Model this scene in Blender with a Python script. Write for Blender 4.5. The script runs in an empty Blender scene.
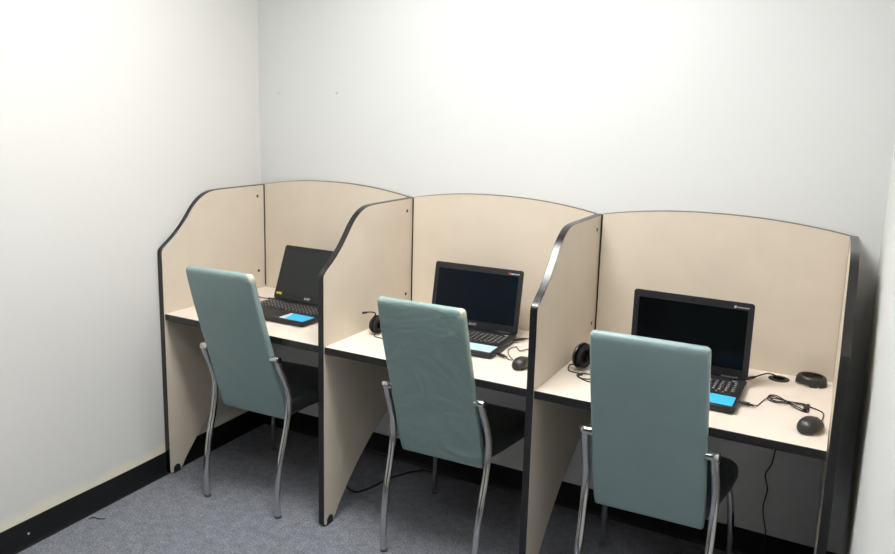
import bpy, bmesh, math, random
from mathutils import Vector, Matrix
random.seed(7)
SC = bpy.context.scene
COL = SC.collection
PI = math.pi

# ------------------------------------------------------------------ helpers
def lin(c):
    return tuple(((v/255.0)/12.92 if v/255.0 <= 0.04045 else ((v/255.0+0.055)/1.055)**2.4) for v in c)

def mat(name, rgb, rough=0.5, metal=0.0, spec=0.5, noise=0.0, nscale=40.0, bump=0.0, bscale=200.0, coat=0.0, sheen=0.0):
    m = bpy.data.materials.new(name); m.use_nodes = True
    nt = m.node_tree; b = nt.nodes['Principled BSDF']
    c = lin(rgb)
    b.inputs['Base Color'].default_value = (*c, 1)
    b.inputs['Roughness'].default_value = rough
    b.inputs['Metallic'].default_value = metal
    b.inputs['Specular IOR Level'].default_value = spec
    b.inputs['Coat Weight'].default_value = coat
    tc = nt.nodes.new('ShaderNodeTexCoord')
    if noise > 0:
        n = nt.nodes.new('ShaderNodeTexNoise'); n.inputs['Scale'].default_value = nscale; n.inputs['Detail'].default_value = 4
        nt.links.new(tc.outputs['Object'], n.inputs['Vector'])
        r = nt.nodes.new('ShaderNodeValToRGB')
        r.color_ramp.elements[0].position = 0.3; r.color_ramp.elements[1].position = 0.7
        r.color_ramp.elements[0].color = (*[v*(1-noise) for v in c], 1)
        r.color_ramp.elements[1].color = (*[min(1, v*(1+noise)) for v in c], 1)
        nt.links.new(n.outputs['Fac'], r.inputs['Fac']); nt.links.new(r.outputs['Color'], b.inputs['Base Color'])
    if bump > 0:
        n2 = nt.nodes.new('ShaderNodeTexNoise'); n2.inputs['Scale'].default_value = bscale; n2.inputs['Detail'].default_value = 3
        nt.links.new(tc.outputs['Object'], n2.inputs['Vector'])
        bp = nt.nodes.new('ShaderNodeBump'); bp.inputs['Strength'].default_value = bump; bp.inputs['Distance'].default_value = 0.002
        nt.links.new(n2.outputs['Fac'], bp.inputs['Height']); nt.links.new(bp.outputs['Normal'], b.inputs['Normal'])
    return m

def obj(name, bm, m, parent=None, smooth=True, angle=40):
    me = bpy.data.meshes.new(name)
    bmesh.ops.recalc_face_normals(bm, faces=bm.faces)
    bm.to_mesh(me); bm.free()
    if m: me.materials.append(m)
    if smooth:
        for p in me.polygons: p.use_smooth = True
        me.set_sharp_from_angle(angle=math.radians(angle))
    o = bpy.data.objects.new(name, me); COL.objects.link(o)
    if parent: o.parent = parent
    return o

def tag(o, label, cat, group=None):
    o['label'] = label; o['category'] = cat
    if group: o['group'] = group
    return o

def thing(name, label, cat, loc=(0, 0, 0), rz=0.0, group=None):
    o = bpy.data.objects.new(name, None); o.empty_display_size = 0.05
    COL.objects.link(o); o.location = loc; o.rotation_euler = (0, 0, rz)
    return tag(o, label, cat, group)

def copy_tree(o, parent=None):
    c = o.copy(); COL.objects.link(c)
    if parent: c.parent = parent
    for ch in list(o.children): copy_tree(ch, c)
    return c

def box(bm, x0, x1, y0, y1, z0, z1, bev=0.0, seg=2):
    r = bmesh.ops.create_cube(bm, size=1.0)
    vs = r['verts']
    for v in vs:
        v.co = Vector((x0+(v.co.x+.5)*(x1-x0), y0+(v.co.y+.5)*(y1-y0), z0+(v.co.z+.5)*(z1-z0)))
    if bev > 0:
        es = list({e for v in vs for e in v.link_edges})
        bmesh.ops.bevel(bm, geom=es, offset=bev, segments=seg, affect='EDGES', profile=0.5)
    return bm

def catmull(pts, n=8):
    P = [Vector(p) for p in pts]
    if len(P) < 3: return P
    out = []
    for i in range(len(P)-1):
        p0 = P[i-1] if i > 0 else P[0]*2-P[1]
        p1, p2 = P[i], P[i+1]
        p3 = P[i+2] if i+2 < len(P) else P[-1]*2-P[-2]
        for k in range(n):
            t = k/n
            out.append(0.5*((2*p1)+(p2-p0)*t+(2*p0-5*p1+4*p2-p3)*t*t+(3*p1-p0-3*p2+p3)*t**3))
    out.append(P[-1]); return out

def tube(bm, pts, r, n=8, seg=10, smooth=True, rfun=None):
    P = catmull(pts, n) if smooth else [Vector(p) for p in pts]
    T = [(P[min(i+1, len(P)-1)]-P[max(i-1, 0)]).normalized() for i in range(len(P))]
    up = Vector((0, 0, 1)) if abs(T[0].z) < 0.9 else Vector((1, 0, 0))
    a = T[0].cross(up).normalized()
    rings = []
    for i, p in enumerate(P):
        a = (a-T[i]*a.dot(T[i])).normalized(); b = T[i].cross(a)
        rr = rfun(i/(len(P)-1)) if rfun else r
        rings.append([bm.verts.new(p+(a*math.cos(2*PI*k/seg)+b*math.sin(2*PI*k/seg))*rr) for k in range(seg)])
    for i in range(len(rings)-1):
        for k in range(seg):
            bm.faces.new((rings[i][k], rings[i][(k+1) % seg], rings[i+1][(k+1) % seg], rings[i+1][k]))
    bm.faces.new(rings[0][::-1]); bm.faces.new(rings[-1])
    return bm

def cyl(bm, a, b, r, seg=20, bev=0.0):
    a = Vector(a); b = Vector(b); d = (b-a).normalized(); L = (b-a).length
    if bev > 0:
        ps = [(0, r-bev), (bev*.4, r-bev*.3), (bev, r), (L-bev, r), (L-bev*.4, r-bev*.3), (L, r-bev)]
    else: ps = [(0, r), (L, r)]
    up = Vector((0, 0, 1)) if abs(d.z) < 0.9 else Vector((1, 0, 0))
    u = d.cross(up).normalized(); w = d.cross(u)
    rings = [[bm.verts.new(a+d*t+(u*math.cos(2*PI*k/seg)+w*math.sin(2*PI*k/seg))*rr) for k in range(seg)] for t, rr in ps]
    for i in range(len(rings)-1):
        for k in range(seg):
            bm.faces.new((rings[i][k], rings[i][(k+1) % seg], rings[i+1][(k+1) % seg], rings[i+1][k]))
    bm.faces.new(rings[0][::-1]); bm.faces.new(rings[-1])
    return bm

def loft(bm, rings, cap0=True, cap1=True, closed=True):
    R = [[bm.verts.new(p) for p in r] for r in rings]
    n = len(R[0])
    for i in range(len(R)-1):
        for k in range(n if closed else n-1):
            bm.faces.new((R[i][k], R[i][(k+1) % n], R[i+1][(k+1) % n], R[i+1][k]))
    if cap0: bm.faces.new(R[0][::-1])
    if cap1: bm.faces.new(R[-1])
    return bm

def prism_x(bm, prof, x0, x1):
    """extrude a (y,z) outline along x"""
    A = [bm.verts.new((x0, y, z)) for y, z in prof]; B = [bm.verts.new((x1, y, z)) for y, z in prof]
    n = len(prof)
    fa = bm.faces.new(A); fb = bm.faces.new(B[::-1])
    for k in range(n): bm.faces.new((A[k], A[(k+1) % n], B[(k+1) % n], B[k]))
    bmesh.ops.triangulate(bm, faces=[fa, fb])
    return bm

def rrect(hw, hh, r, n=5, cx=0, cy=0):
    out = []
    for sx, sy, a0 in ((1, 1, 0), (-1, 1, PI/2), (-1, -1, PI), (1, -1, 1.5*PI)):
        for k in range(n+1):
            a = a0+k*PI/2/n
            out.append((cx+sx*(hw-r)+r*math.cos(a), cy+sy*(hh-r)+r*math.sin(a)))
    return out

def slab(bm, outline, z0, z1, rb=0.003, rt=0.003, inset=None):
    """closed slab from a 2d outline with rounded bottom and top edges (outline scaled about its centre)"""
    cx = sum(p[0] for p in outline)/len(outline); cy = sum(p[1] for p in outline)/len(outline)
    def off(d):
        res = []
        n = len(outline)
        for i in range(n):
            p0 = Vector(outline[i-1]); p1 = Vector(outline[i]); p2 = Vector(outline[(i+1) % n])
            t = (p2-p0)
            if t.length < 1e-9: t = Vector((1, 0))
            t.normalize(); nrm = Vector((-t.y, t.x))
            if nrm.dot(Vector((cx, cy))-p1) < 0: nrm = -nrm
            res.append(p1+nrm*d)
        return res
    lv = []
    for k in range(4):
        a = k/3*PI/2; lv.append((rb*(1-math.sin(a)), z0+rb*(1-math.cos(a))))
    for k in range(4):
        a = k/3*PI/2; lv.append((rt*(1-math.cos(a)), z1-rt*(1-math.sin(a))))
    loft(bm, [[(p.x, p.y, z) for p in off(d)] for d, z in lv])
    return bm

# ------------------------------------------------------------------ materials
def wall_mat(name, rgb, stain=False):
    m = mat(name, rgb, rough=0.65, spec=0.3, bump=0.12, bscale=160)
    if not stain: return m
    nt = m.node_tree; b = nt.nodes['Principled BSDF']
    tc = nt.nodes.new('ShaderNodeTexCoord'); sep = nt.nodes.new('ShaderNodeSeparateXYZ')
    nt.links.new(tc.outputs['Object'], sep.inputs['Vector'])
    n = nt.nodes.new('ShaderNodeTexNoise'); n.inputs['Scale'].default_value = 5.5; n.inputs['Detail'].default_value = 3
    nt.links.new(tc.outputs['Object'], n.inputs['Vector'])
    # old glue stain: an uneven yellowed line just above the vinyl base
    ad = nt.nodes.new('ShaderNodeMath'); ad.operation = 'MULTIPLY_ADD'
    ad.inputs[1].default_value = -0.075; nt.links.new(n.outputs['Fac'], ad.inputs[0]); nt.links.new(sep.outputs['Z'], ad.inputs[2])
    mr = nt.nodes.new('ShaderNodeMapRange'); mr.inputs['From Min'].default_value = 0.083; mr.inputs['From Max'].default_value = 0.118
    mr.inputs['To Min'].default_value = 1; mr.inputs['To Max'].default_value = 0
    nt.links.new(ad.outputs[0], mr.inputs['Value'])
    mx = nt.nodes.new('ShaderNodeMix'); mx.data_type = 'RGBA'
    mx.inputs['A'].default_value = (*lin(rgb), 1); mx.inputs['B'].default_value = (*lin((rgb[0]+16, rgb[1]+12, rgb[2]-5)), 1)
    nt.links.new(mr.outputs[0], mx.inputs['Factor'])
    nt.links.new(mx.outputs['Result'], b.inputs['Base Color'])
    return m

M = {}
WALL = (220, 221, 219)
M['wall'] = wall_mat('wall_paint', WALL)
M['wall_stained'] = wall_mat('wall_paint_stained', (221, 220, 216), True)
M['ceiling'] = mat('ceiling_paint', (176, 176, 172), rough=0.8, bump=0.2, bscale=90)
M['darkwall'] = mat('grey_paint', (110, 112, 114), rough=0.7, bump=0.1)
M['base'] = mat('black_vinyl_base', (15, 16, 18), rough=0.5, spec=0.35, bump=0.1, bscale=30)

def carpet():
    m = bpy.data.materials.new('grey_carpet'); m.use_nodes = True
    nt = m.node_tree; b = nt.nodes['Principled BSDF']; b.inputs['Roughness'].default_value = 0.95
    b.inputs['Specular IOR Level'].default_value = 0.1
    tc = nt.nodes.new('ShaderNodeTexCoord')
    n1 = nt.nodes.new('ShaderNodeTexNoise'); n1.inputs['Scale'].default_value = 140; n1.inputs['Detail'].default_value = 6; n1.inputs['Roughness'].default_value = 0.75
    n2 = nt.nodes.new('ShaderNodeTexNoise'); n2.inputs['Scale'].default_value = 26; n2.inputs['Detail'].default_value = 5
    n3 = nt.nodes.new('ShaderNodeTexVoronoi'); n3.inputs['Scale'].default_value = 60
    for n in (n1, n2, n3): nt.links.new(tc.outputs['Object'], n.inputs['Vector'])
    r1 = nt.nodes.new('ShaderNodeValToRGB')
    r1.color_ramp.elements[0].position = 0.36; r1.color_ramp.elements[0].color = (*lin((91, 94, 101)), 1)
    r1.color_ramp.elements[1].position = 0.64; r1.color_ramp.elements[1].color = (*lin((149, 152, 160)), 1)
    nt.links.new(n1.outputs['Fac'], r1.inputs['Fac'])
    mr = nt.nodes.new('ShaderNodeMapRange'); mr.inputs['From Min'].default_value = 0.32; mr.inputs['From Max'].default_value = 0.68
    mr.inputs['To Min'].default_value = 0.82; mr.inputs['To Max'].default_value = 1.12
    nt.links.new(n2.outputs['Fac'], mr.inputs['Value'])
    mu = nt.nodes.new('ShaderNodeMix'); mu.data_type = 'RGBA'; mu.blend_type = 'MULTIPLY'; mu.inputs['Factor'].default_value = 1
    nt.links.new(r1.outputs['Color'], mu.inputs['A']); nt.links.new(mr.outputs[0], mu.inputs['B'])
    # pale lint specks
    lt = nt.nodes.new('ShaderNodeMath'); lt.operation = 'LESS_THAN'; lt.inputs[1].default_value = 0.055
    nt.links.new(n3.outputs['Distance'], lt.inputs[0])
    n4 = nt.nodes.new('ShaderNodeTexNoise'); n4.inputs['Scale'].default_value = 14
    nt.links.new(tc.outputs['Object'], n4.inputs['Vector'])
    gt = nt.nodes.new('ShaderNodeMath'); gt.operation = 'GREATER_THAN'; gt.inputs[1].default_value = 0.6
    nt.links.new(n4.outputs['Fac'], gt.inputs[0])
    an = nt.nodes.new('ShaderNodeMath'); an.operation = 'MULTIPLY'
    nt.links.new(lt.outputs[0], an.inputs[0]); nt.links.new(gt.outputs[0], an.inputs[1])
    m3 = nt.nodes.new('ShaderNodeMix'); m3.data_type = 'RGBA'; m3.inputs['B'].default_value = (*lin((168, 168, 172)), 1)
    nt.links.new(an.outputs[0], m3.inputs['Factor']); nt.links.new(mu.outputs['Result'], m3.inputs['A'])
    nt.links.new(m3.outputs['Result'], b.inputs['Base Color'])
    bp = nt.nodes.new('ShaderNodeBump'); bp.inputs['Strength'].default_value = 0.6; bp.inputs['Distance'].default_value = 0.004
    nt.links.new(n1.outputs['Fac'], bp.inputs['Height']); nt.links.new(bp.outputs['Normal'], b.inputs['Normal'])
    return m
M['carpet'] = carpet()
M['laminate'] = mat('beige_laminate', (217, 205, 187), rough=0.42, spec=0.4, noise=0.025, nscale=9)
M['desk'] = mat('pale_desk_laminate', (228, 216, 203), rough=0.4, spec=0.4, noise=0.02, nscale=12)
M['band'] = mat('black_edge_band', (24, 23, 22), rough=0.27, spec=0.65)
M['seam'] = mat('brown_seam', (70, 55, 44), rough=0.5)
M['topband'] = mat('grey_brown_band', (112, 98, 86), rough=0.4)
M['cap'] = mat('grey_foot_plastic', (92, 94, 97), rough=0.5)
M['dark'] = mat('black_plastic', (20, 20, 22), rough=0.42)
M['screwcap'] = mat('dark_screw', (42, 34, 30), rough=0.4)
M['chrome'] = mat('chrome', (205, 206, 204), rough=0.13, metal=1.0)

def vinyl(name, rgb, seed, crease=0.16, pale_corner=False):
    m = bpy.data.materials.new(name); m.use_nodes = True
    nt = m.node_tree; b = nt.nodes['Principled BSDF']
    b.inputs['Roughness'].default_value = 0.4; b.inputs['Specular IOR Level'].default_value = 0.55
    tc = nt.nodes.new('ShaderNodeTexCoord')
    mp = nt.nodes.new('ShaderNodeMapping'); mp.inputs['Location'].default_value = (seed*3.1, seed*1.7, seed)
    mp.inputs['Rotation'].default_value = (0, 0.5, 0); mp.inputs['Scale'].default_value = (1.0, 1.0, 1.5)
    nt.links.new(tc.outputs['Object'], mp.inputs['Vector'])
    n = nt.nodes.new('ShaderNodeTexNoise'); n.inputs['Scale'].default_value = 5; n.inputs['Detail'].default_value = 3; n.inputs['Distortion'].default_value = 0.9
    nt.links.new(mp.outputs['Vector'], n.inputs['Vector'])
    g = nt.nodes.new('ShaderNodeTexNoise'); g.inputs['Scale'].default_value = 420; g.inputs['Detail'].default_value = 2
    nt.links.new(tc.outputs['Object'], g.inputs['Vector'])
    b1 = nt.nodes.new('ShaderNodeBump'); b1.inputs['Strength'].default_value = crease; b1.inputs['Distance'].default_value = 0.02
    nt.links.new(n.outputs['Fac'], b1.inputs['Height'])
    b2 = nt.nodes.new('ShaderNodeBump'); b2.inputs['Strength'].default_value = 0.12; b2.inputs['Distance'].default_value = 0.001
    nt.links.new(g.outputs['Fac'], b2.inputs['Height']); nt.links.new(b1.outputs['Normal'], b2.inputs['Normal'])
    nt.links.new(b2.outputs['Normal'], b.inputs['Normal'])
    r = nt.nodes.new('ShaderNodeValToRGB'); c = lin(rgb)
    r.color_ramp.elements[0].color = (*[v*0.93 for v in c], 1); r.color_ramp.elements[1].color = (*[v*1.07 for v in c], 1)
    nt.links.new(n.outputs['Fac'], r.inputs['Fac'])
    nt.links.new(r.outputs['Color'], b.inputs['Base Color'])
    if pale_corner:      # pale patch on the upper right corner of the backrest
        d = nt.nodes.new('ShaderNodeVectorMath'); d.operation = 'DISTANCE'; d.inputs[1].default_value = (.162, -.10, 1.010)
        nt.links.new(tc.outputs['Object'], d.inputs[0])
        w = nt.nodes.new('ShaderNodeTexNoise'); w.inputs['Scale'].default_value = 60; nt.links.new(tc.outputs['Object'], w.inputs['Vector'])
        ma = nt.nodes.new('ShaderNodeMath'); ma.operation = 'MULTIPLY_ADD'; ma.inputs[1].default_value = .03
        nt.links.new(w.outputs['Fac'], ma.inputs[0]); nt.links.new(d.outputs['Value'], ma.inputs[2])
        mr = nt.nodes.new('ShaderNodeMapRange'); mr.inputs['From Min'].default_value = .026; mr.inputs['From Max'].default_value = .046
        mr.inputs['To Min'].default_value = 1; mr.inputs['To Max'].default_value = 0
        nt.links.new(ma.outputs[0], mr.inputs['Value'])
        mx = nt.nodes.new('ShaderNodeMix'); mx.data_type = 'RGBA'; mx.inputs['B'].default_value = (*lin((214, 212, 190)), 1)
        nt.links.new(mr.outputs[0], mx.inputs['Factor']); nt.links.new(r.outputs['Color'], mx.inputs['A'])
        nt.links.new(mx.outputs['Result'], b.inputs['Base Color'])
    return m
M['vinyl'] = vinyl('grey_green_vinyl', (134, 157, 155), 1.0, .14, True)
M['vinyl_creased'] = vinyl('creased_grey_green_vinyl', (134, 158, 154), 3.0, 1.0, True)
M['vinyl_smooth'] = vinyl('smooth_grey_green_vinyl', (137, 159, 159), 2.0, .10, False)
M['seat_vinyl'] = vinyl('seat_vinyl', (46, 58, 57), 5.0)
M['lap'] = mat('laptop_plastic', (33, 33, 36), rough=0.42, spec=0.35, bump=0.05, bscale=900)
M['key'] = mat('key_plastic', (22, 22, 24), rough=0.45)
M['legend'] = mat('key_print', (188, 180, 172), rough=0.6)
M['screen'] = mat('screen_glass', (5, 7, 9), rough=0.2, spec=0.16)
M['screen_navy'] = mat('navy_screen_glass', (10, 17, 25), rough=0.2, spec=0.2)
M['screen_matte'] = mat('screen_matte', (33, 38, 38), rough=0.5, spec=0.4)
M['blue'] = mat('blue_paper', (60, 178, 232), rough=0.6)
M['paleblue'] = mat('pale_blue_paper', (186, 214, 226), rough=0.5)
M['white'] = mat('white_print', (215, 215, 215), rough=0.5)
M['yellow'] = mat('yellow_print', (214, 186, 70), rough=0.5)
M['red'] = mat('red_print', (190, 60, 66), rough=0.5)
M['silver'] = mat('silver_print', (188, 190, 190), rough=0.4)
M['cable'] = mat('black_cable', (28, 26, 26), rough=0.45)
M['mouse'] = mat('mouse_plastic', (44, 43, 40), rough=0.38, spec=0.5)
M['foam'] = mat('ear_foam', (20, 20, 21), rough=0.8)
M['headset'] = mat('headset_plastic', (26, 26, 28), rough=0.3)
M['mark'] = mat('filled_hole', (196, 196, 192), rough=0.7)
M['paintspot'] = mat('white_paint_speck', (225, 225, 225), rough=0.6)

# ------------------------------------------------------------------ setting
def structure(name, bm, m, smooth=False):
    o = obj(name, bm, m, smooth=smooth); o['kind'] = 'structure'; return o
WY = 0.0246           # back wall
RX = 2.662            # right wall
YB = -4.4             # wall behind the camera
H = 3.0
A0 = (-0.0285, WY); A1 = (-0.0285+0.0225*(WY-YB), YB)     # the left wall runs very slightly inwards
bm = bmesh.new(); box(bm, -0.4, 3.0, YB-.2, 0.3, -0.1, 0.0); structure('floor', bm, M['carpet'])
bm = bmesh.new(); box(bm, -0.4, 3.0, YB-.2, 0.3, H, H+.1); structure('ceiling', bm, M['ceiling'])
bm = bmesh.new(); box(bm, -0.4, 3.0, WY, WY+.12, 0, H); structure('wall_back', bm, M['wall'])
bm = bmesh.new(); box(bm, RX, RX+.12, YB, WY, 0, H); structure('wall_right', bm, M['wall'])
bm = bmesh.new(); box(bm, -0.4, 3.0, YB-.12, YB, 0, H); structure('wall_front', bm, M['darkwall'])
def poly_z(bm, pts, z0, z1):
    return loft(bm, [[(x, y, z0) for x, y in pts], [(x, y, z1) for x, y in pts]])
bm = bmesh.new(); poly_z(bm, [A0, A1, (A1[0]-.2, A1[1]), (A0[0]-.2, A0[1])], 0, H); structure('wall_left', bm, M['wall_stained'])
HB = 0.103
def baseboard(name, a, b, nrm, t=0.005):
    """vinyl cove base: thin strip with a small toe at the floor and a rounded top"""
    prof = [(0, HB), (t*.6, HB-.0005), (t, HB-.003), (t, 0.018), (t+.002, .010), (t+.006, .003), (t+.008, 0), (0, 0)]
    bm = bmesh.new(); nx, ny = nrm; N = 40
    rings = []
    for i in range(N+1):
        f = i/N; x = a[0]+(b[0]-a[0])*f; y = a[1]+(b[1]-a[1])*f
        wob = 0.0012*math.sin(f*23)+0.0008*math.sin(f*51+1)
        rings.append([(x+nx*d, y+ny*d, z+(wob if z > .09 else 0)) for d, z in prof])
    loft(bm, rings); return structure(name, bm, M['base'], True)
bl = Vector((A0[1]-A1[1], -(A0[0]-A1[0]))).normalized()
baseboard('baseboard_left', A0, A1, (bl.x, bl.y))
baseboard('baseboard_back', (-0.026, WY), (RX, WY), (0, -1), 0.006)
baseboard('baseboard_right', (RX, WY), (RX, YB), (-1, 0))

# ceiling light (above the frame; lights the room)
def diffuser_mat(name, strength):
    em = bpy.data.materials.new(name); em.use_nodes = True
    pb = em.node_tree.nodes['Principled BSDF']; pb.inputs['Base Color'].default_value = (.9, .9, .9, 1)
    pb.inputs['Emission Color'].default_value = (1.0, 0.993, 0.982, 1); pb.inputs['Emission Strength'].default_value = strength
    return em
def ceiling_light(x, y, label, strength):
    cl = thing('ceiling_light', label, 'ceiling light', (x, y, H), 0, 'ceiling lights')
    bm = bmesh.new()
    for x0, x1, y0, y1 in ((-.62, .62, -.32, -.3), (-.62, .62, .3, .32), (-.62, -.6, -.3, .3), (.6, .62, -.3, .3)):
        box(bm, x0, x1, y0, y1, -.20, 0)
    obj('frame', bm, M['paintspot'], cl, smooth=False)
    bm = bmesh.new(); box(bm, -.6, .6, -.3, .3, -.022, -.004); obj('diffuser', bm, diffuser_mat('light_diffuser', strength), cl, smooth=False)
ceiling_light(1.4, -1.1, 'rectangular white ceiling light panel above the chairs', 34)
ceiling_light(1.35, -2.35, 'rectangular white ceiling light panel above the camera side of the room', 9)

# ------------------------------------------------------------------ study carrel row
TH = 0.0245; h = TH/2
DX = [0.001, 0.8515, 1.7015, 2.586]
D = 0.637; HD = 0.74; HJ = 1.251; YBK = 0.017
car = thing('study_carrel', 'row of three beige laminate study carrels with black edging along the white back wall', 'study carrel')
S = [(-.637, .97), (-.637, 1.003), (-.632, 1.020), (-.610, 1.038), (-.570, 1.066), (-.53, 1.100), (-.49, 1.142), (-.455, 1.183), (-.42, 1.215), (-.38, 1.2375), (-.335, 1.2485), (-.27, HJ)]
S = [(p.x, p.y) for p in catmull([(a, b, 0) for a, b in S], 4)]
B = [(-.10, .372), (-.174, .342), (-.276, .284), (-.366, .220), (-.45, .148), (-.505, .093), (-.545, .048), (-.566, .018)]
B = [(p.x, p.y) for p in catmull([(a, b, 0) for a, b in B], 4)]
PROF = [(-.637, .02)]+S+[(YBK, HJ), (YBK, .39)]+B+[(-.574, .009), (-.582, .006), (-.625, .006), (-.634, .01)]
def offset_prof(P, d):
    res = []; n = len(P)
    area = sum(P[i][0]*P[(i+1) % n][1]-P[(i+1) % n][0]*P[i][1] for i in range(n))
    sg = 1 if area > 0 else -1
    for i in range(n):
        p0, p1, p2 = Vector(P[i-1]), Vector(P[i]), Vector(P[(i+1) % n])
        a = (p1-p0).normalized(); b = (p2-p1).normalized()
        na = Vector((a.y, -a.x))*sg; nb = Vector((b.y, -b.x))*sg
        m = (na+nb)
        m = m/max(0.5, m.length_squared/2)
        res.append(p1+m*d)
    return res
for i, x in enumerate(DX):
    def lean(bm_):      # the last panel stands a few millimetres out of square
        if i == 3:
            for v in bm_.verts: v.co.x -= .013*(v.co.y+.33)
        return bm_
    bm = bmesh.new(); lean(prism_x(bm, PROF, x-h, x+h))
    dv = obj('divider', bm, M['laminate'], car, smooth=False)
    bm = bmesh.new()       # edge band: a thin strip with softened corners all round the panel
    I = [Vector(p) for p in PROF]; O = offset_prof(PROF, 0.0022); O2 = offset_prof(PROF, 0.0012)
    O[:] = [Vector((min(o.x, YBK+.002), o.y)) for o in O]
    n = len(PROF)
    rows = [(I, -h-.0002), (O2, -h-.0002), (O, -h+.0008), (O, h-.0008), (O2, h+.0002), (I, h+.0002)]
    R = [[bm.verts.new((x+dx, p[0], p[1])) for p in row] for row, dx in rows]
    for a in range(len(R)):
        for k in range(n):
            b_ = (a+1) % len(R)
            bm.faces.new((R[a][k], R[a][(k+1) % n], R[b_][(k+1) % n], R[b_][k]))
    obj('edge_band', lean(bm), M['band'], dv)
    for zz in (1.199, 0.829):
        bm = bmesh.new()
        sides = ((1,), (1,), (1,), (-1,))[i]
        for s in sides: cyl(bm, (x+s*(h-.001), -.046, zz), (x+s*(h+.0012), -.046, zz), .0072, 14)
        obj('screw', bm, M['screwcap'], dv)
    bm = bmesh.new()       # glide foot let into the bottom of the panel
    out = [(-.618, .0), (-.580, .0), (-.580, .022), (-.585, .032), (-.594, .037), (-.604, .037), (-.613, .032), (-.618, .022)]
    prism_x(bm, out, x-h-.0016, x+h+.0016)
    obj('glide', lean(bm), M['dark'], dv, smooth=False)

for i in range(3):
    xa, xb = DX[i]+h+.0008, DX[i+1]-h-.0008
    N = 28
    top = []
    for k in range(N+1):
        u = -1+2*k/N; top.append(((xa+xb)/2+u*(xb-xa)/2, HJ+.002+.039*(1-abs(u)**2.15)))
    bm = bmesh.new()
    zl = .70
    F = [bm.verts.new((px, 0, pz)) for px, pz in top]; Fb = [bm.verts.new((px, 0, zl)) for px, pz in top]
    G = [bm.verts.new((px, YBK, pz)) for px, pz in top]; Gb = [bm.verts.new((px, YBK, zl)) for px, pz in top]
    for k in range(N):
        bm.faces.new((F[k], F[k+1], Fb[k+1], Fb[k])); bm.faces.new((G[k+1], G[k], Gb[k], Gb[k+1]))
        bm.faces.new((F[k+1], F[k], G[k], G[k+1])); bm.faces.new((Fb[k], Fb[k+1], Gb[k+1], Gb[k]))
    bm.faces.new((F[0], Fb[0], Gb[0], G[0])); bm.faces.new((F[N], G[N], Gb[N], Fb[N]))
    bp = obj('back_panel', bm, M['laminate'], car, smooth=False)
    bm = bmesh.new()
    loft(bm, [[(px, -.0006, pz-.0002), (px, -.0006, pz+.0016), (px, YBK+.0006, pz+.0016), (px, YBK+.0006, pz-.0002)] for px, pz in top])
    obj('edge_band', bm, M['topband'], bp, smooth=False)
    bm = bmesh.new()
    box(bm, xa, xa+.0055, -.0025, 0.0, .752, HJ+.001); obj('seam_strip', bm, M['band'] if i else M['seam'], bp, smooth=False)
    bm = bmesh.new()
    box(bm, xb-.004, xb, -.0025, 0.0, .752, HJ+.001); obj('seam_strip', bm, M['seam'], bp, smooth=False)
    # desktop with a cable hole where the photo shows a grommet
    bm = bmesh.new()
    y0, y1, z0, z1 = -.630, -.0008, HD-.026, HD
    if i == 2:
        hx, hy, hr = 2.402, -.066, .029
        ring = 24
        def lay(z):
            outer = [bm.verts.new((px, py, z)) for px, py in ((xa, y0), (xb, y0), (xb, y1), (xa, y1))]
            inner = [bm.verts.new((hx+hr*math.cos(2*PI*k/ring), hy+hr*math.sin(2*PI*k/ring), z)) for k in range(ring)]
            es = [bm.edges.new((outer[k], outer[(k+1) % 4])) for k in range(4)]+[bm.edges.new((inner[k], inner[(k+1) % ring])) for k in range(ring)]
            bmesh.ops.triangle_fill(bm, use_beauty=True, edges=es)
            return outer, inner
        o1, i1 = lay(z0); o2, i2 = lay(z1)
        for k in range(4): bm.faces.new((o1[k], o1[(k+1) % 4], o2[(k+1) % 4], o2[k]))
        for k in range(ring): bm.faces.new((i1[k], i1[(k+1) % ring], i2[(k+1) % ring], i2[k]))
    else: box(bm, xa, xb, y0, y1, z0, z1)
    dk = obj('desktop', bm, M['desk'], car, smooth=False)
    bm = bmesh.new(); box(bm, xa, xb, y0-.003, y0, z0-.001, z1+.0003, .001, 1); obj('edge_band', bm, M['band'], dk)
    if i == 2:
        bm = bmesh.new()
        prof = [(.0275, HD-.02), (.0285, HD+.0005), (.0345, HD+.0005), (.0345, HD+.0022), (.032, HD+.0038), (.024, HD+.0042), (.021, HD+.0036), (.021, HD-.02)]
        loft(bm, [[(hx+r*math.cos(2*PI*k/32), hy+r*math.sin(2*PI*k/32), z) for k in range(32)] for r, z in prof+[prof[0]]], False, False)
        obj('grommet', bm, M['dark'], dk)

# ------------------------------------------------------------------ chairs
def backrest_bm():
    path = [(.096, .381), (.093, .387), (.086, .42), (.074, .46), (.060, .50), (.044, .55), (.012, .645), (-.024, .75), (-.060, .86), (-.088, .955), (-.0985, .995), (-.1015, 1.009), (-.103, 1.015)]
    hw = [.161, .1665, .169, .169, .169, .168, .167, .166, .165, .1640, .1635, .162, .155]
    ht = [.006, .011, .0155, .0165, .017, .017, .0165, .016, .016, .0155, .0145, .0115, .006]
    P = [Vector((0, a, b)) for a, b in path]
    rings = []
    for i, p in enumerate(P):
        t = (P[min(i+1, len(P)-1)]-P[max(0, i-1)]).normalized(); nrm = Vector((0, -t.z, t.y))   # points backwards
        w, d = hw[i], ht[i]; ring = []
        r = min(d*.85, .0095)
        for a, b in rrect(w, d, r, 4):
            bul = .008*(1-(a/w)**2) if b < 0 else .0015*(1-(a/w)**2)
            bb = b-bul if b < 0 else b+bul
            ring.append(p+Vector((a, 0, 0))+nrm*bb)
        rings.append(ring)
    # extra loops across the height keep the curvature smooth
    R2 = []
    for k in range(len(rings[0])):
        R2.append(catmull([r[k] for r in rings], 3))
    rr = [[R2[k][j] for k in range(len(R2))] for j in range(len(R2[0]))]
    bm = bmesh.new(); loft(bm, rr); return bm

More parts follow.
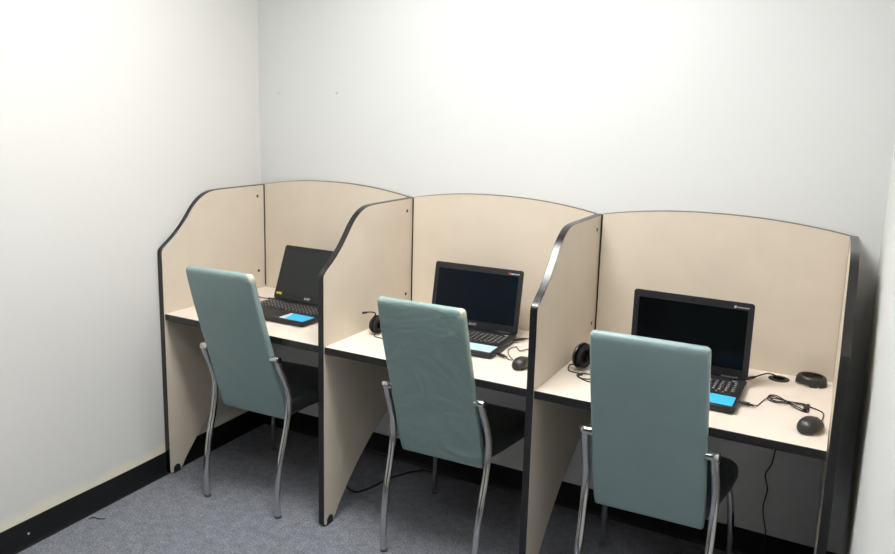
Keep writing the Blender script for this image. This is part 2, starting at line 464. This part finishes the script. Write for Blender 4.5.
def seat_bm():
    out = []
    pts = [(-.165, .085), (-.190, .20), (-.218, .36)]
    out += [Vector((x, y, 0)) for x, y in pts]
    c = Vector((-.174, .440, 0)); r = .052
    for k in range(7):
        a = PI-k*(PI/2)/6; out.append(c+Vector((r*math.cos(a), r*math.sin(a), 0)))
    out += [Vector((0, .498, 0))]
    full = [(p.x, p.y) for p in out]+[(-p.x, p.y) for p in reversed(out[:-1])]
    bm = bmesh.new()
    cx, cy = 0, .29
    levels = [(.955, .398), (.985, .402), (1, .412), (1, .436), (.985, .450), (.955, .458), (.86, .463), (.6, .465), (.25, .464)]
    loft(bm, [[(cx+(x-cx)*s, cy+(y-cy)*s, z) for x, y in full] for s, z in levels])
    return bm

def make_chair(label):
    t = thing('chair', label, 'chair', group='green vinyl chairs at the carrels')
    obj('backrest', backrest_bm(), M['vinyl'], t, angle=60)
    obj('seat', seat_bm(), M['seat_vinyl'], t, angle=60)
    for s in (-1, 1):
        fr = bmesh.new()
        tube(fr, [(s*.150, .462, .388), (s*.150, .30, .388), (s*.150, .11, .388)], .010, 4, 10)
        obj('seat_rail', fr, M['chrome'], t)
    for s in (-1, 1):
        bm = bmesh.new()
        tube(bm, [(s*.187, .000, .662), (s*.189, .012, .625), (s*.192, .040, .565), (s*.193, .062, .505), (s*.193, .064, .44), (s*.192, .047, .355), (s*.190, .020, .265), (s*.188, .000, .17), (s*.187, -.008, .09), (s*.187, -.004, .004)], .0125, 6, 14)
        lg = obj('leg', bm, M['chrome'], t); lg['label'] = 'bent chrome rear leg rising beside the backrest'
        bm = bmesh.new(); cyl(bm, (s*.160, .000, .662), (s*.199, .000, .662), .0135, 18, .002); obj('leg_bracket', bm, M['chrome'], lg)
        bm = bmesh.new(); cyl(bm, (s*.1985, .000, .662), (s*.2025, .000, .662), .0125, 16, .001); obj('end_plug', bm, M['dark'], lg)
        bm = bmesh.new(); cyl(bm, (s*.187, -.004, 0), (s*.187, -.004, .012), .0138, 16, .002); obj('foot_cap', bm, M['cap'], lg)
        bm = bmesh.new()
        tube(bm, [(s*.150, .455, .388), (s*.180, .460, .377), (s*.205, .466, .33), (s*.217, .472, .2), (s*.221, .478, .004)], .0115, 6, 14)
        lg = obj('leg', bm, M['chrome'], t); lg['label'] = 'straight front leg under the seat'
        bm = bmesh.new(); cyl(bm, (s*.221, .478, 0), (s*.221, .478, .012), .0128, 16, .002); obj('foot_cap', bm, M['cap'], lg)
    return t
proto = make_chair('grey green vinyl chair with chrome legs at the carrel nearest the left wall')
chairs = [(.476, -.676, .045), (1.339, -.640, .033), (2.096, -.660, .031)]
CL = [None, 'grey green vinyl chair with creased back, in front of the middle carrel',
      'grey green vinyl chair at the right end carrel, smoothest and largest in view']
for k, (x, y, th) in enumerate(chairs):
    c = proto if k == 0 else copy_tree(proto)
    c.location = (x, y, 0); c.rotation_euler.z = th
    c.scale = [(.985, 1, 1), (1, 1, .99), (1.032, 1, 1)][k]
    if CL[k]:
        c['label'] = CL[k]
        bk = [o for o in c.children if o.name.startswith('backrest')][0]
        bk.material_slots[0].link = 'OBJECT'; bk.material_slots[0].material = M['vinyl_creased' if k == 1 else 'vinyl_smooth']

# ------------------------------------------------------------------ laptops
def text_bm(body, size):
    cu = bpy.data.curves.new('t', 'FONT'); cu.body = body; cu.size = size; cu.extrude = .0002; cu.align_x = 'CENTER'; cu.align_y = 'CENTER'
    ob = bpy.data.objects.new('t', cu); COL.objects.link(ob)
    bpy.context.view_layer.update()
    me = ob.evaluated_get(bpy.context.evaluated_depsgraph_get()).to_mesh()
    bm = bmesh.new(); bm.from_mesh(me)
    bpy.data.objects.remove(ob); bpy.data.curves.remove(cu)
    return bm

def make_laptop(label, x, y, th, lean, sticker, screen, logo=None, brand=False, badge=False, size=1.0):
    """origin at the hinge centre, on the desk; -y towards the user"""
    t = thing('laptop', label, 'laptop', (x, y, HD), th, 'open black laptops on the carrel desks'); t.scale = (size,)*3
    W2, DP = .1905, .257
    out = rrect(W2, (DP+.012)/2, .014, 5, 0, -DP/2+.006)
    bm = bmesh.new(); slab(bm, out, .003, .0235, .008, .003)
    base = obj('base', bm, M['lap'], t)
    for sx in (-1, 1):
        for yy in (-.225, -.02):
            bm = bmesh.new(); cyl(bm, (sx*.16, yy, 0), (sx*.16, yy, .0045), .007, 12); obj('foot', bm, M['foam'], base)
    bm = bmesh.new()
    rows = [(-.030, 17, .0085), (-.0455, 17, .014), (-.0645, 17, .014), (-.0835, 17, .014), (-.1025, 17, .014), (-.1215, 17, .014), (-.140, 0, .014)]
    lg = bmesh.new()
    for yy, n, dep in rows[1:6]:
        pitch = .348/18
        xs = [(-.174+k*pitch+.0013, -.174+(k+1)*pitch-.0013) for k in range(18)]
        for a, b in xs:
            if -0.174+14*pitch-.001 < a < -.174+14*pitch+.002: a += .002
            box(bm, a, b, yy-dep/2-.0008, yy+dep/2+.0008, .0234, .0252, .0007, 1)
            box(lg, a+.0035, a+.0105, yy-.0015, yy+.0035, .0252, .02535)
    for k in range(18):
        pitch = .348/18; box(bm, -.174+k*pitch+.0013, -.174+(k+1)*pitch-.0013, -.0345, -.0265, .0234, .025, .0006, 1)
    x0 = -.174
    for w in (.019, .019, .019, .019, .092, .019, .019, .019, .019, .019, .019, .019, .019):
        if x0+w > .1745: break
        box(bm, x0+.0013, x0+w-.0013, -.148, -.1335, .0234, .0252, .0007, 1)
        if w < .03: box(lg, x0+.004, x0+.0095, -.1415, -.1375, .0252, .02535)
        x0 += w+.0004
    kb = obj('keyboard', bm, M['key'], base, smooth=False)
    obj('key_print', lg, M['legend'], kb, smooth=False)
    bm = bmesh.new(); slab(bm, rrect(.052, .036, .004, 3, -.045, -.203), .0233, .0238, .0001, .0002); obj('touchpad', bm, M['key'], base)
    bm = bmesh.new(); box(bm, .146, .164, -.0215, -.0165, .0234, .0238); obj('power_button', bm, M['silver'], base, smooth=False)
    # label stuck over the right hand palm rest
    bm = bmesh.new(); box(bm, .056, .181, -.246, -.166, .0234, .0240) if sticker != 'pale' else box(bm, .050, .181, -.246, -.170, .0234, .0240)
    st = obj('paper_label', bm, M['paleblue'] if sticker == 'pale' else M['blue'], base, smooth=False)
    st['label'] = 'pale blue paper label on the palm rest' if sticker == 'pale' else 'bright blue paper label on the palm rest'
    if sticker == 'corner':
        bm = bmesh.new()
        vs = [bm.verts.new(v) for v in ((.056, -.246, .0242), (.088, -.2455, .0242), (.068, -.167, .0242), (.056, -.167, .0242))]
        bm.faces.new(vs); r = bmesh.ops.extrude_face_region(bm, geom=list(bm.faces))
        for v in r['geom']:
            if isinstance(v, bmesh.types.BMVert): v.co.z += .0003
        w = obj('white_corner', bm, M['white'], st, smooth=False); w['label'] = 'white left end of the paper label'
    # lid: local frame with z up along the lid, y back; then leaned
    def LR(bm_):
        bmesh.ops.rotate(bm_, verts=bm_.verts, cent=(0, 0, 0), matrix=Matrix.Rotation(-lean, 3, 'X'))
        bmesh.ops.translate(bm_, verts=bm_.verts, vec=(0, 0.002, .0245)); return bm_
    HL = .250
    bm = bmesh.new(); slab(bm, rrect(W2, HL/2, .010, 5, 0, HL/2), -.0085, 0, .004, .0012)
    bmesh.ops.rotate(bm, verts=bm.verts, cent=(0, 0, 0), matrix=Matrix.Rotation(PI/2, 3, 'X'))
    lid = obj('lid', LR(bm), M['lap'], t)
    bm = bmesh.new(); box(bm, -.172, .172, -.0006, .0004, .032, .226); obj('screen', LR(bm), screen, lid, smooth=False)
    bm = bmesh.new(); cyl(bm, (0, -.0012, .239), (0, 0, .239), .0028, 14); obj('webcam', LR(bm), M['screen'], lid)
    for sx in (-1, 1):
        bm = bmesh.new(); cyl(bm, (sx*.11, .004, 0.001), (sx*.16, .004, 0.001), .007, 14)
        obj('hinge', LR(bm), M['lap'], lid)
    if brand:
        bm = text_bm('acer', .0195)
        bmesh.ops.rotate(bm, verts=bm.verts, cent=(0, 0, 0), matrix=Matrix.Rotation(PI/2, 3, 'X'))
        bmesh.ops.translate(bm, verts=bm.verts, vec=(0, -.0005, .0185))
        obj('brand_mark', LR(bm), M['white'] if brand == 'w' else M['silver'], lid, smooth=False)
    if logo:      # small icon with a line of tiny illegible print
        cm, tm = logo
        bm = bmesh.new()
        bm2 = [(.1285, .2345), (.1310, .2385), (.1340, .2378), (.1362, .2392), (.1368, .2345), (.1345, .2305), (.1310, .2308)]
        A = [bm.verts.new((a, -.0010, b)) for a, b in bm2]; Bv = [bm.verts.new((a, .0002, b)) for a, b in bm2]
        bm.faces.new(A); bm.faces.new(Bv[::-1])
        for k in range(7): bm.faces.new((A[k], A[(k+1) % 7], Bv[(k+1) % 7], Bv[k]))
        obj('icon', LR(bm), cm, lid, smooth=False)
        bm = bmesh.new(); xx = .1385
        for w in (.0040, .0034, .0036, .0030, .0036, .0034, .0030, .0042):
            box(bm, xx, xx+w, -.0010, .0002, .2325, .2357); xx += w+.0011
        obj('small_print', LR(bm), tm, lid, smooth=False)
    if badge:
        bm = bmesh.new(); cyl(bm, (-.174, -.0012, .0245), (-.174, 0, .0245), .0056, 14); obj('badge', LR(bm), M['yellow'], lid)
        bm = bmesh.new(); xx = -.1675
        for w in (.0055, .0055, .0055): box(bm, xx, xx+w, -.0010, .0002, .0195, .0295); xx += w+.001
        obj('badge_print', LR(bm), M['yellow'], lid, smooth=False)
    return t
make_laptop('open black laptop with a yellow badge, in the carrel nearest the left wall', .449, -.224, -.005, .374, 'corner', M['screen_matte'], None, 'w', True)
make_laptop('open black laptop with a pale blue label, in the middle carrel', 1.257, -.173, .040, .19, 'pale', M['screen_navy'], (M['red'], M['white']), 's', size=1.02)
make_laptop('open black laptop with an upright lid, in the right end carrel', 2.116, -.230, -.010, .03, 'blue', M['screen'], (M['silver'], M['silver']), size=1.055)

# ------------------------------------------------------------------ mice
def make_mouse(label, x, y, rz, cable, s=1.0):
    t = thing('computer_mouse', label, 'mouse', (x, y, HD), rz, 'black wired mice')
    bm = bmesh.new()
    N = 14; rings = []
    def mid(u):   # u along length -1 (palm) .. 1 (nose)
        return (.029*(1-abs(u)**3.2)**.5*(1-.10*u)+.0005, .041*(1-abs(u+.18)**2.6*.62)*(1-abs(u)**8)**.5)
    us = [-.995, -.97, -.9, -.78, -.6, -.4, -.2, 0, .2, .4, .6, .78, .9, .97, .995]
    for u in us:
        w, hh = mid(u); w *= s; hh = max(hh*s, .005)
        ring = []
        for k in range(20):
            a = 2*PI*k/20; ca, sa = math.cos(a), math.sin(a)
            zz = .002+hh*.30+(sa*hh*.70 if sa > 0 else sa*hh*.30)
            ring.append((w*math.copysign(abs(ca)**.8, ca), u*.053*s, zz))
        rings.append(ring)
    loft(bm, rings)
    body = obj('body', bm, M['mouse'], t, angle=70)
    bm = bmesh.new(); cyl(bm, (-.0035*s, .030*s, .0255*s), (.0035*s, .030*s, .0255*s), .0085*s, 18, .001); obj('scroll_wheel', bm, M['dark'], body)
    bm = bmesh.new(); box(bm, -.0008, .0008, .012*s, .046*s, .0235*s, .0275*s); 
    bmesh.ops.rotate(bm, verts=bm.verts, cent=(0, .03*s, .026*s), matrix=Matrix.Rotation(-.38, 3, 'X')); obj('button_gap', bm, M['dark'], body, smooth=False)
    for sx in (-1, 1):
        bm = bmesh.new(); box(bm, sx*.012-.005, sx*.012+.005, -.03*s, .03*s, 0, .0045, .001, 1); obj('skid', bm, M['foam'], body)
    inv = Matrix.Rotation(-rz, 4, 'Z') @ Matrix.Translation((-x, -y, -HD))
    bm = bmesh.new(); tube(bm, [inv @ Vector(p) for p in cable['pts']], .0019, 8, 8); cb = obj('cable', bm, M['cable'], t)
    if 'plug' in cable:
        a, b = (inv @ Vector(p) for p in cable['plug'])
        d = b-a; bm = bmesh.new()
        cyl(bm, a, a+d*.3, .0042, 12); cyl(bm, a+d*.25, a+d*.75, .0062, 14, .0012); cyl(bm, a+d*.7, b, .0036, 10, .001)
        obj('plug', bm, M['dark'], cb)
    for p in cable.get('tie', []):
        q = inv @ Vector(p[0]); r = inv @ Vector(p[1]); bm = bmesh.new(); tube(bm, [q, r], .0062, 1, 10, False); obj('cable_tie', bm, M['dark'], cb)
    return t
zc = HD+.0025
m3 = (2.526, -.496); a3 = -.38
nose3 = (m3[0]+.05*math.sin(.38), m3[1]+.05*math.cos(.38), HD+.010)
make_mouse('black wired mouse near the right divider, cable bundled in a loop', m3[0], m3[1], a3, dict(
    pts=[nose3, (2.553, -.40, HD+.006), (2.552, -.335, zc), (2.525, -.308, zc), (2.490, -.292, zc), (2.455, -.312, zc+.002), (2.415, -.322, zc+.002), (2.392, -.305, zc), (2.388, -.280, zc), (2.402, -.264, zc),
         (2.425, -.282, zc+.002), (2.445, -.308, zc+.005), (2.475, -.340, zc+.002), (2.503, -.356, zc), (2.512, -.335, zc), (2.502, -.300, zc+.004), (2.470, -.306, zc+.007), (2.430, -.322, zc+.007),
         (2.402, -.312, zc+.005), (2.390, -.276, zc+.004), (2.410, -.268, zc+.006), (2.440, -.306, zc+.009), (2.480, -.340, zc+.006), (2.500, -.350, zc+.004), (2.490, -.318, zc+.010), (2.450, -.318, zc+.011),
         (2.410, -.300, zc+.006), (2.388, -.302, zc+.003), (2.376, -.335, zc), (2.368, -.375, zc), (2.356, -.400, HD+.008)],
    plug=((2.3065, -.398, HD+.012), (2.360, -.404, HD+.0085)),
    tie=[((2.500, -.352, zc+.003), (2.508, -.300, zc+.003))]), 1.0)
m2 = (1.590, -.437); a2 = -.15
make_mouse('black wired mouse beside the middle laptop with the pale blue label', m2[0], m2[1], a2, dict(
    pts=[(m2[0]+.045*math.sin(.15), m2[1]+.045*math.cos(.15), HD+.010), (1.602, -.345, zc), (1.575, -.27, zc), (1.545, -.235, zc), (1.525, -.245, zc), (1.520, -.285, zc+.004), (1.50, -.262, zc), (1.478, -.235, zc), (1.470, -.285, zc), (1.498, -.345, zc), (1.530, -.385, zc), (1.518, -.392, zc), (1.506, -.387, HD+.008)],
    plug=((1.456, -.372, HD+.012), (1.508, -.386, HD+.0085))), .92)

# ------------------------------------------------------------------ power leads
def lead(label, pts, plug, group=None, r=.0024):
    t = thing('power_cable', label, 'cable', tuple(pts[0][:2])+(HD,), 0, group)
    off = Vector(t.location)
    bm = bmesh.new(); tube(bm, [Vector(p)-off for p in pts], r, 8, 8); obj('cord', bm, M['cable'], t)
    a, b = (Vector(p)-off for p in plug); d = b-a
    bm = bmesh.new(); cyl(bm, a, a+d*.8, .0058, 14, .001); cyl(bm, a+d*.78, b, .004, 10, .001); obj('plug', bm, M['dark'], t)
    return t
lead('black power cable from the right end laptop through the desk grommet and down the wall',
     [(2.325, -.135, HD+.012), (2.345, -.085, HD+.010), (2.365, -.062, HD+.012), (2.388, -.060, HD+.010), (2.400, -.064, HD-.005), (2.410, -.045, HD-.05), (2.418, -.02, .62), (2.4165, .006, .52), (2.412, .012, .46), (2.405, .013, .392), (2.387, .015, .343), (2.399, .013, .287), (2.391, .013, .213), (2.402, .013, .15), (2.410, .008, .118), (2.412, -.004, .06), (2.410, -.012, .012), (2.38, -.03, .004), (2.25, -.06, .004)],
     ((2.3065, -.168, HD+.014), (2.330, -.125, HD+.012)))
lead('black power cable plugged into the middle laptop, running behind the divider',
     [(1.478, -.145, HD+.010), (1.500, -.098, zc), (1.535, -.080, zc), (1.60, -.075, zc), (1.665, -.05, zc), (1.672, -.012, zc)],
     ((1.449, -.197, HD+.014), (1.482, -.138, HD+.010)))
lead('short black lead behind the left hinge of the laptop nearest the left wall',
     [(.214, -.205, HD+.009), (.180, -.205, HD+.007), (.150, -.19, HD+.004), (.125, -.18, zc), (.09, -.19, zc), (.06, -.24, zc), (.05, -.33, zc)],
     ((.2635, -.212, HD+.012), (.212, -.205, HD+.009)))
fl = bmesh.new()
tube(fl, [(.60, -.16, .0045), (.68, -.22, .0045), (.722, -.296, .0045), (.768, -.338, .0045), (.815, -.342, .0045), (.842, -.285, .0045), (.862, -.19, .0045), (.89, -.12, .0045), (.93, -.05, .0045), (1.0, -.012, .0045), (1.3, -.003, .0045)], .0042, 8, 8)
tag(obj('floor_cable', fl, M['cable']), 'black cable curling over the carpet under the divider between left and middle carrels', 'cable')

# loose ring-shaped cover at the right rear corner of the desk
rg = thing('cable_cover', 'black ring-shaped plastic cable cover lying on the desk by the right divider', 'cable cover', (2.5035, -.058, HD), .0)
bm = bmesh.new()
K = 48
def ringpt(r, z, a):
    return (r*math.cos(a), r*.86*math.sin(a), z)
cols = []
for k in range(K):
    a = 2*PI*k/K
    cut = 0.0
    deg = math.degrees(a) % 360
    lift = 0.006 if 196 < deg < 264 else 0.0        # the front left wall stands a little clear of the desk
    if 293 < deg < 304: lift = 0.010                  # small notch
    cols.append([ringpt(.0495, lift, a), ringpt(.0498, .010, a), ringpt(.0475, .024, a), ringpt(.0435, .0305, a), ringpt(.0385, .0325, a), ringpt(.0350, .031, a), ringpt(.0350, .028, a), ringpt(.040, .027, a), ringpt(.0445, .018, a), ringpt(.0465, lift, a)])
loft(bm, cols+[cols[0]], False, False)
bmesh.ops.remove_doubles(bm, verts=bm.verts, dist=1e-6)
obj('ring', bm, M['mouse'], rg)
bm = bmesh.new()
loft(bm, [[(.0385*math.cos(a), .0385*.86*math.sin(a), z) for a in [(-72+k*164/16)*PI/180 for k in range(17)]] for z in (.0210, .0240)])
obj('half_disc', bm, M['dark'], rg, smooth=False)  # dark half disc set across the right part of the opening

# ------------------------------------------------------------------ headsets
def cup_bm(r, d, x0, sx):
    """ear cup shell as a lathe about the x axis"""
    prof = [(0.0, .0), (r*.45, .0), (r*.72, d*.10), (r*.92, d*.35), (r, d*.62), (r*.97, d*.8)]
    bm = bmesh.new()
    rings = [[(x0+sx*(d-q), max(rr, .0004)*math.cos(2*PI*k/24), max(rr, .0004)*1.12*math.sin(2*PI*k/24)) for k in range(24)] for rr, q in prof]
    loft(bm, rings); return bm
def make_headset(label, loc, rz, tilt, half=.072, r=.036):
    t = thing('headset', label, 'headset', loc, rz, 'black headsets')
    Rm = Matrix.Translation((0, 0, r*1.12)) @ Matrix.Rotation(tilt, 4, 'X')
    def put(bm_): bmesh.ops.transform(bm_, matrix=Rm, verts=bm_.verts); return bm_
    bm = bmesh.new()
    arc = [(half*1.02*math.cos(a), 0, .028+.098*math.sin(a)) for a in [PI*k/14 for k in range(15)]]
    rings = []
    for i, p in enumerate(arc):
        a = PI*i/14; nx, nz = math.cos(a), math.sin(a)
        ring = []
        for u, v in rrect(.011, .0028, .0024, 3): ring.append((p[0]+nx*v, u, p[2]+nz*v))
        rings.append(ring)
    loft(bm, rings); hb = obj('headband', put(bm), M['headset'], t)
    for sx in (-1, 1):
        cu = obj('ear_cup', put(cup_bm(r, .026, sx*(half-.006), sx)), M['headset'], t)
        bm = bmesh.new()
        NU, NV = 26, 10; RR = []
        for k in range(NU):
            a = 2*PI*k/NU; row = []
            for j in range(NV):
                b = 2*PI*j/NV; rr = r*.70+.0105*math.cos(b)
                row.append((sx*(half-.012)+.0085*math.sin(b), rr*math.cos(a), rr*1.12*math.sin(a)))
            RR.append(row)
        loft(bm, RR+[RR[0]], False, False); bmesh.ops.remove_doubles(bm, verts=bm.verts, dist=1e-6)
        obj('ear_cushion', put(bm), M['foam'], cu)
        bm = bmesh.new()
        tube(bm, [(sx*(half+.003), 0, .052), (sx*(half+.016), 0, .040), (sx*(half+.022), 0, .012)], .0045, 5, 8); obj('yoke', put(bm), M['headset'], cu)
        bm = bmesh.new()
        for (yy, zz) in ((.012, .018), (-.013, .016)):
            cyl(bm, (sx*(half+.013), yy, zz), (sx*(half+.0185), yy, zz), .0044, 10)
        obj('rivet', put(bm), M['white'], cu)
    return t, put
hs2, put = make_headset('black headset with a thin raised microphone boom, behind the middle chair', (.983, -.3825, HD), -.12, -1.30, .052)
bm = bmesh.new()
tube(bm, [(-.074, .0, .0), (-.085, -.004, .022), (-.080, -.006, .034)], .0040, 5, 8)
mic = obj('mic_boom', put(bm), M['headset'], hs2)
wl = Matrix.Rotation(.12, 4, 'Z') @ Matrix.Translation((-.983, .3825, -HD))
bm = bmesh.new(); tube(bm, [wl @ Vector(p) for p in ((.928, -.392, HD+.072), (.934, -.392, HD+.088), (.915, -.391, HD+.0905), (.895, -.396, HD+.0875), (.884, -.402, HD+.0855))], .0024, 6, 8)
obj('mic_arm', bm, M['headset'], mic)
bm = bmesh.new(); tube(bm, [wl @ Vector(p) for p in ((.896, -.396, HD+.0877), (.888, -.400, HD+.0862), (.879, -.405, HD+.0848))], .0042, 4, 10)
obj('mic_tip', bm, M['foam'], mic)
bm = bmesh.new(); tube(bm, [wl @ Vector(p) for p in ((.938, -.395, HD+.008), (.945, -.415, zc), (.975, -.425, zc), (1.01, -.42, zc), (1.042, -.36, zc), (1.03, -.28, zc))], .0020, 8, 8)
obj('cable', bm, M['cable'], hs2)
hs3, put = make_headset('black headset with a curled cable against the divider, behind the right end chair', (1.832, -.360, HD), -.30, -1.42, .056, .046)
wl = Matrix.Rotation(.30, 4, 'Z') @ Matrix.Translation((-1.832, .360, -HD))
bm = bmesh.new(); tube(bm, [wl @ Vector(p) for p in ((1.775, -.355, HD+.012), (1.752, -.345, HD+.012), (1.738, -.355, HD+.012), (1.745, -.385, zc), (1.78, -.395, zc), (1.80, -.40, zc), (1.792, -.425, zc), (1.815, -.440, zc), (1.845, -.425, zc), (1.838, -.398, zc+.004), (1.80, -.402, zc+.004), (1.79, -.428, zc+.003), (1.83, -.455, zc), (1.868, -.465, zc), (1.885, -.51, zc))], .0024, 8, 8)
obj('cable', bm, M['cable'], hs3)

# ------------------------------------------------------------------ small marks
for k, (x, z, r) in enumerate(((.094, 1.694, .0045), (.435, 1.698, .0060))):
    bm = bmesh.new(); cyl(bm, (x, WY-.0012, z), (x, WY+.001, z), r, 14, .0008)
    tag(obj('wall_plug', bm, M['mark']), ('small faint filled screw hole high on the back wall, nearer the corner', 'small grey filled screw hole high on the back wall, farther from the corner')[k], 'wall plug')
wx = A0[0]+.0225*(WY+1.295)
bm = bmesh.new(); cyl(bm, (wx+.0045, -1.295, .050), (wx+.0068, -1.295, .050), .0042, 12, .0008)  # white paint spot on the baseboard, shaped as a small raised disc
tag(obj('screw', bm, M['paintspot']), 'single white paint spot on the black baseboard at far left', 'screw')

bm = bmesh.new(); tube(bm, [(.028, -1.062, .0022), (.040, -1.045, .003), (.058, -1.045, .002), (.084, -1.030, .0022)], .0016, 6, 6)
tag(obj('thread', bm, M['cable']), 'tiny dark thread lying on the carpet beside the left baseboard', 'thread')

# ------------------------------------------------------------------ camera and world
cam = bpy.data.cameras.new('camera'); co = bpy.data.objects.new('camera', cam); COL.objects.link(co)
yaw, pitch, roll = .4891, -.1772, .0266
fwd = Vector((-math.sin(yaw)*math.cos(pitch), math.cos(yaw)*math.cos(pitch), math.sin(pitch)))
right = Vector((math.cos(yaw), math.sin(yaw), 0)); up = right.cross(fwd)
r2 = math.cos(roll)*right+math.sin(roll)*up; u2 = -math.sin(roll)*right+math.cos(roll)*up
co.matrix_world = Matrix(((r2.x, u2.x, -fwd.x, 2.5627), (r2.y, u2.y, -fwd.y, -2.8555), (r2.z, u2.z, -fwd.z, 1.6330), (0, 0, 0, 1)))
cam.sensor_width = 36; cam.sensor_fit = 'HORIZONTAL'; cam.lens = 760.45/895*36
cam.shift_y = (246.67-277)/895
cam.clip_start = .02
SC.camera = co
w = bpy.data.worlds.new('world'); SC.world = w; w.use_nodes = True
w.node_tree.nodes['Background'].inputs[0].default_value = (.9, .95, 1, 1); w.node_tree.nodes['Background'].inputs[1].default_value = 0.05
SC.view_settings.view_transform = 'Standard'; SC.view_settings.look = 'None'
SC.view_settings.exposure = -0.17; SC.view_settings.gamma = 1.0
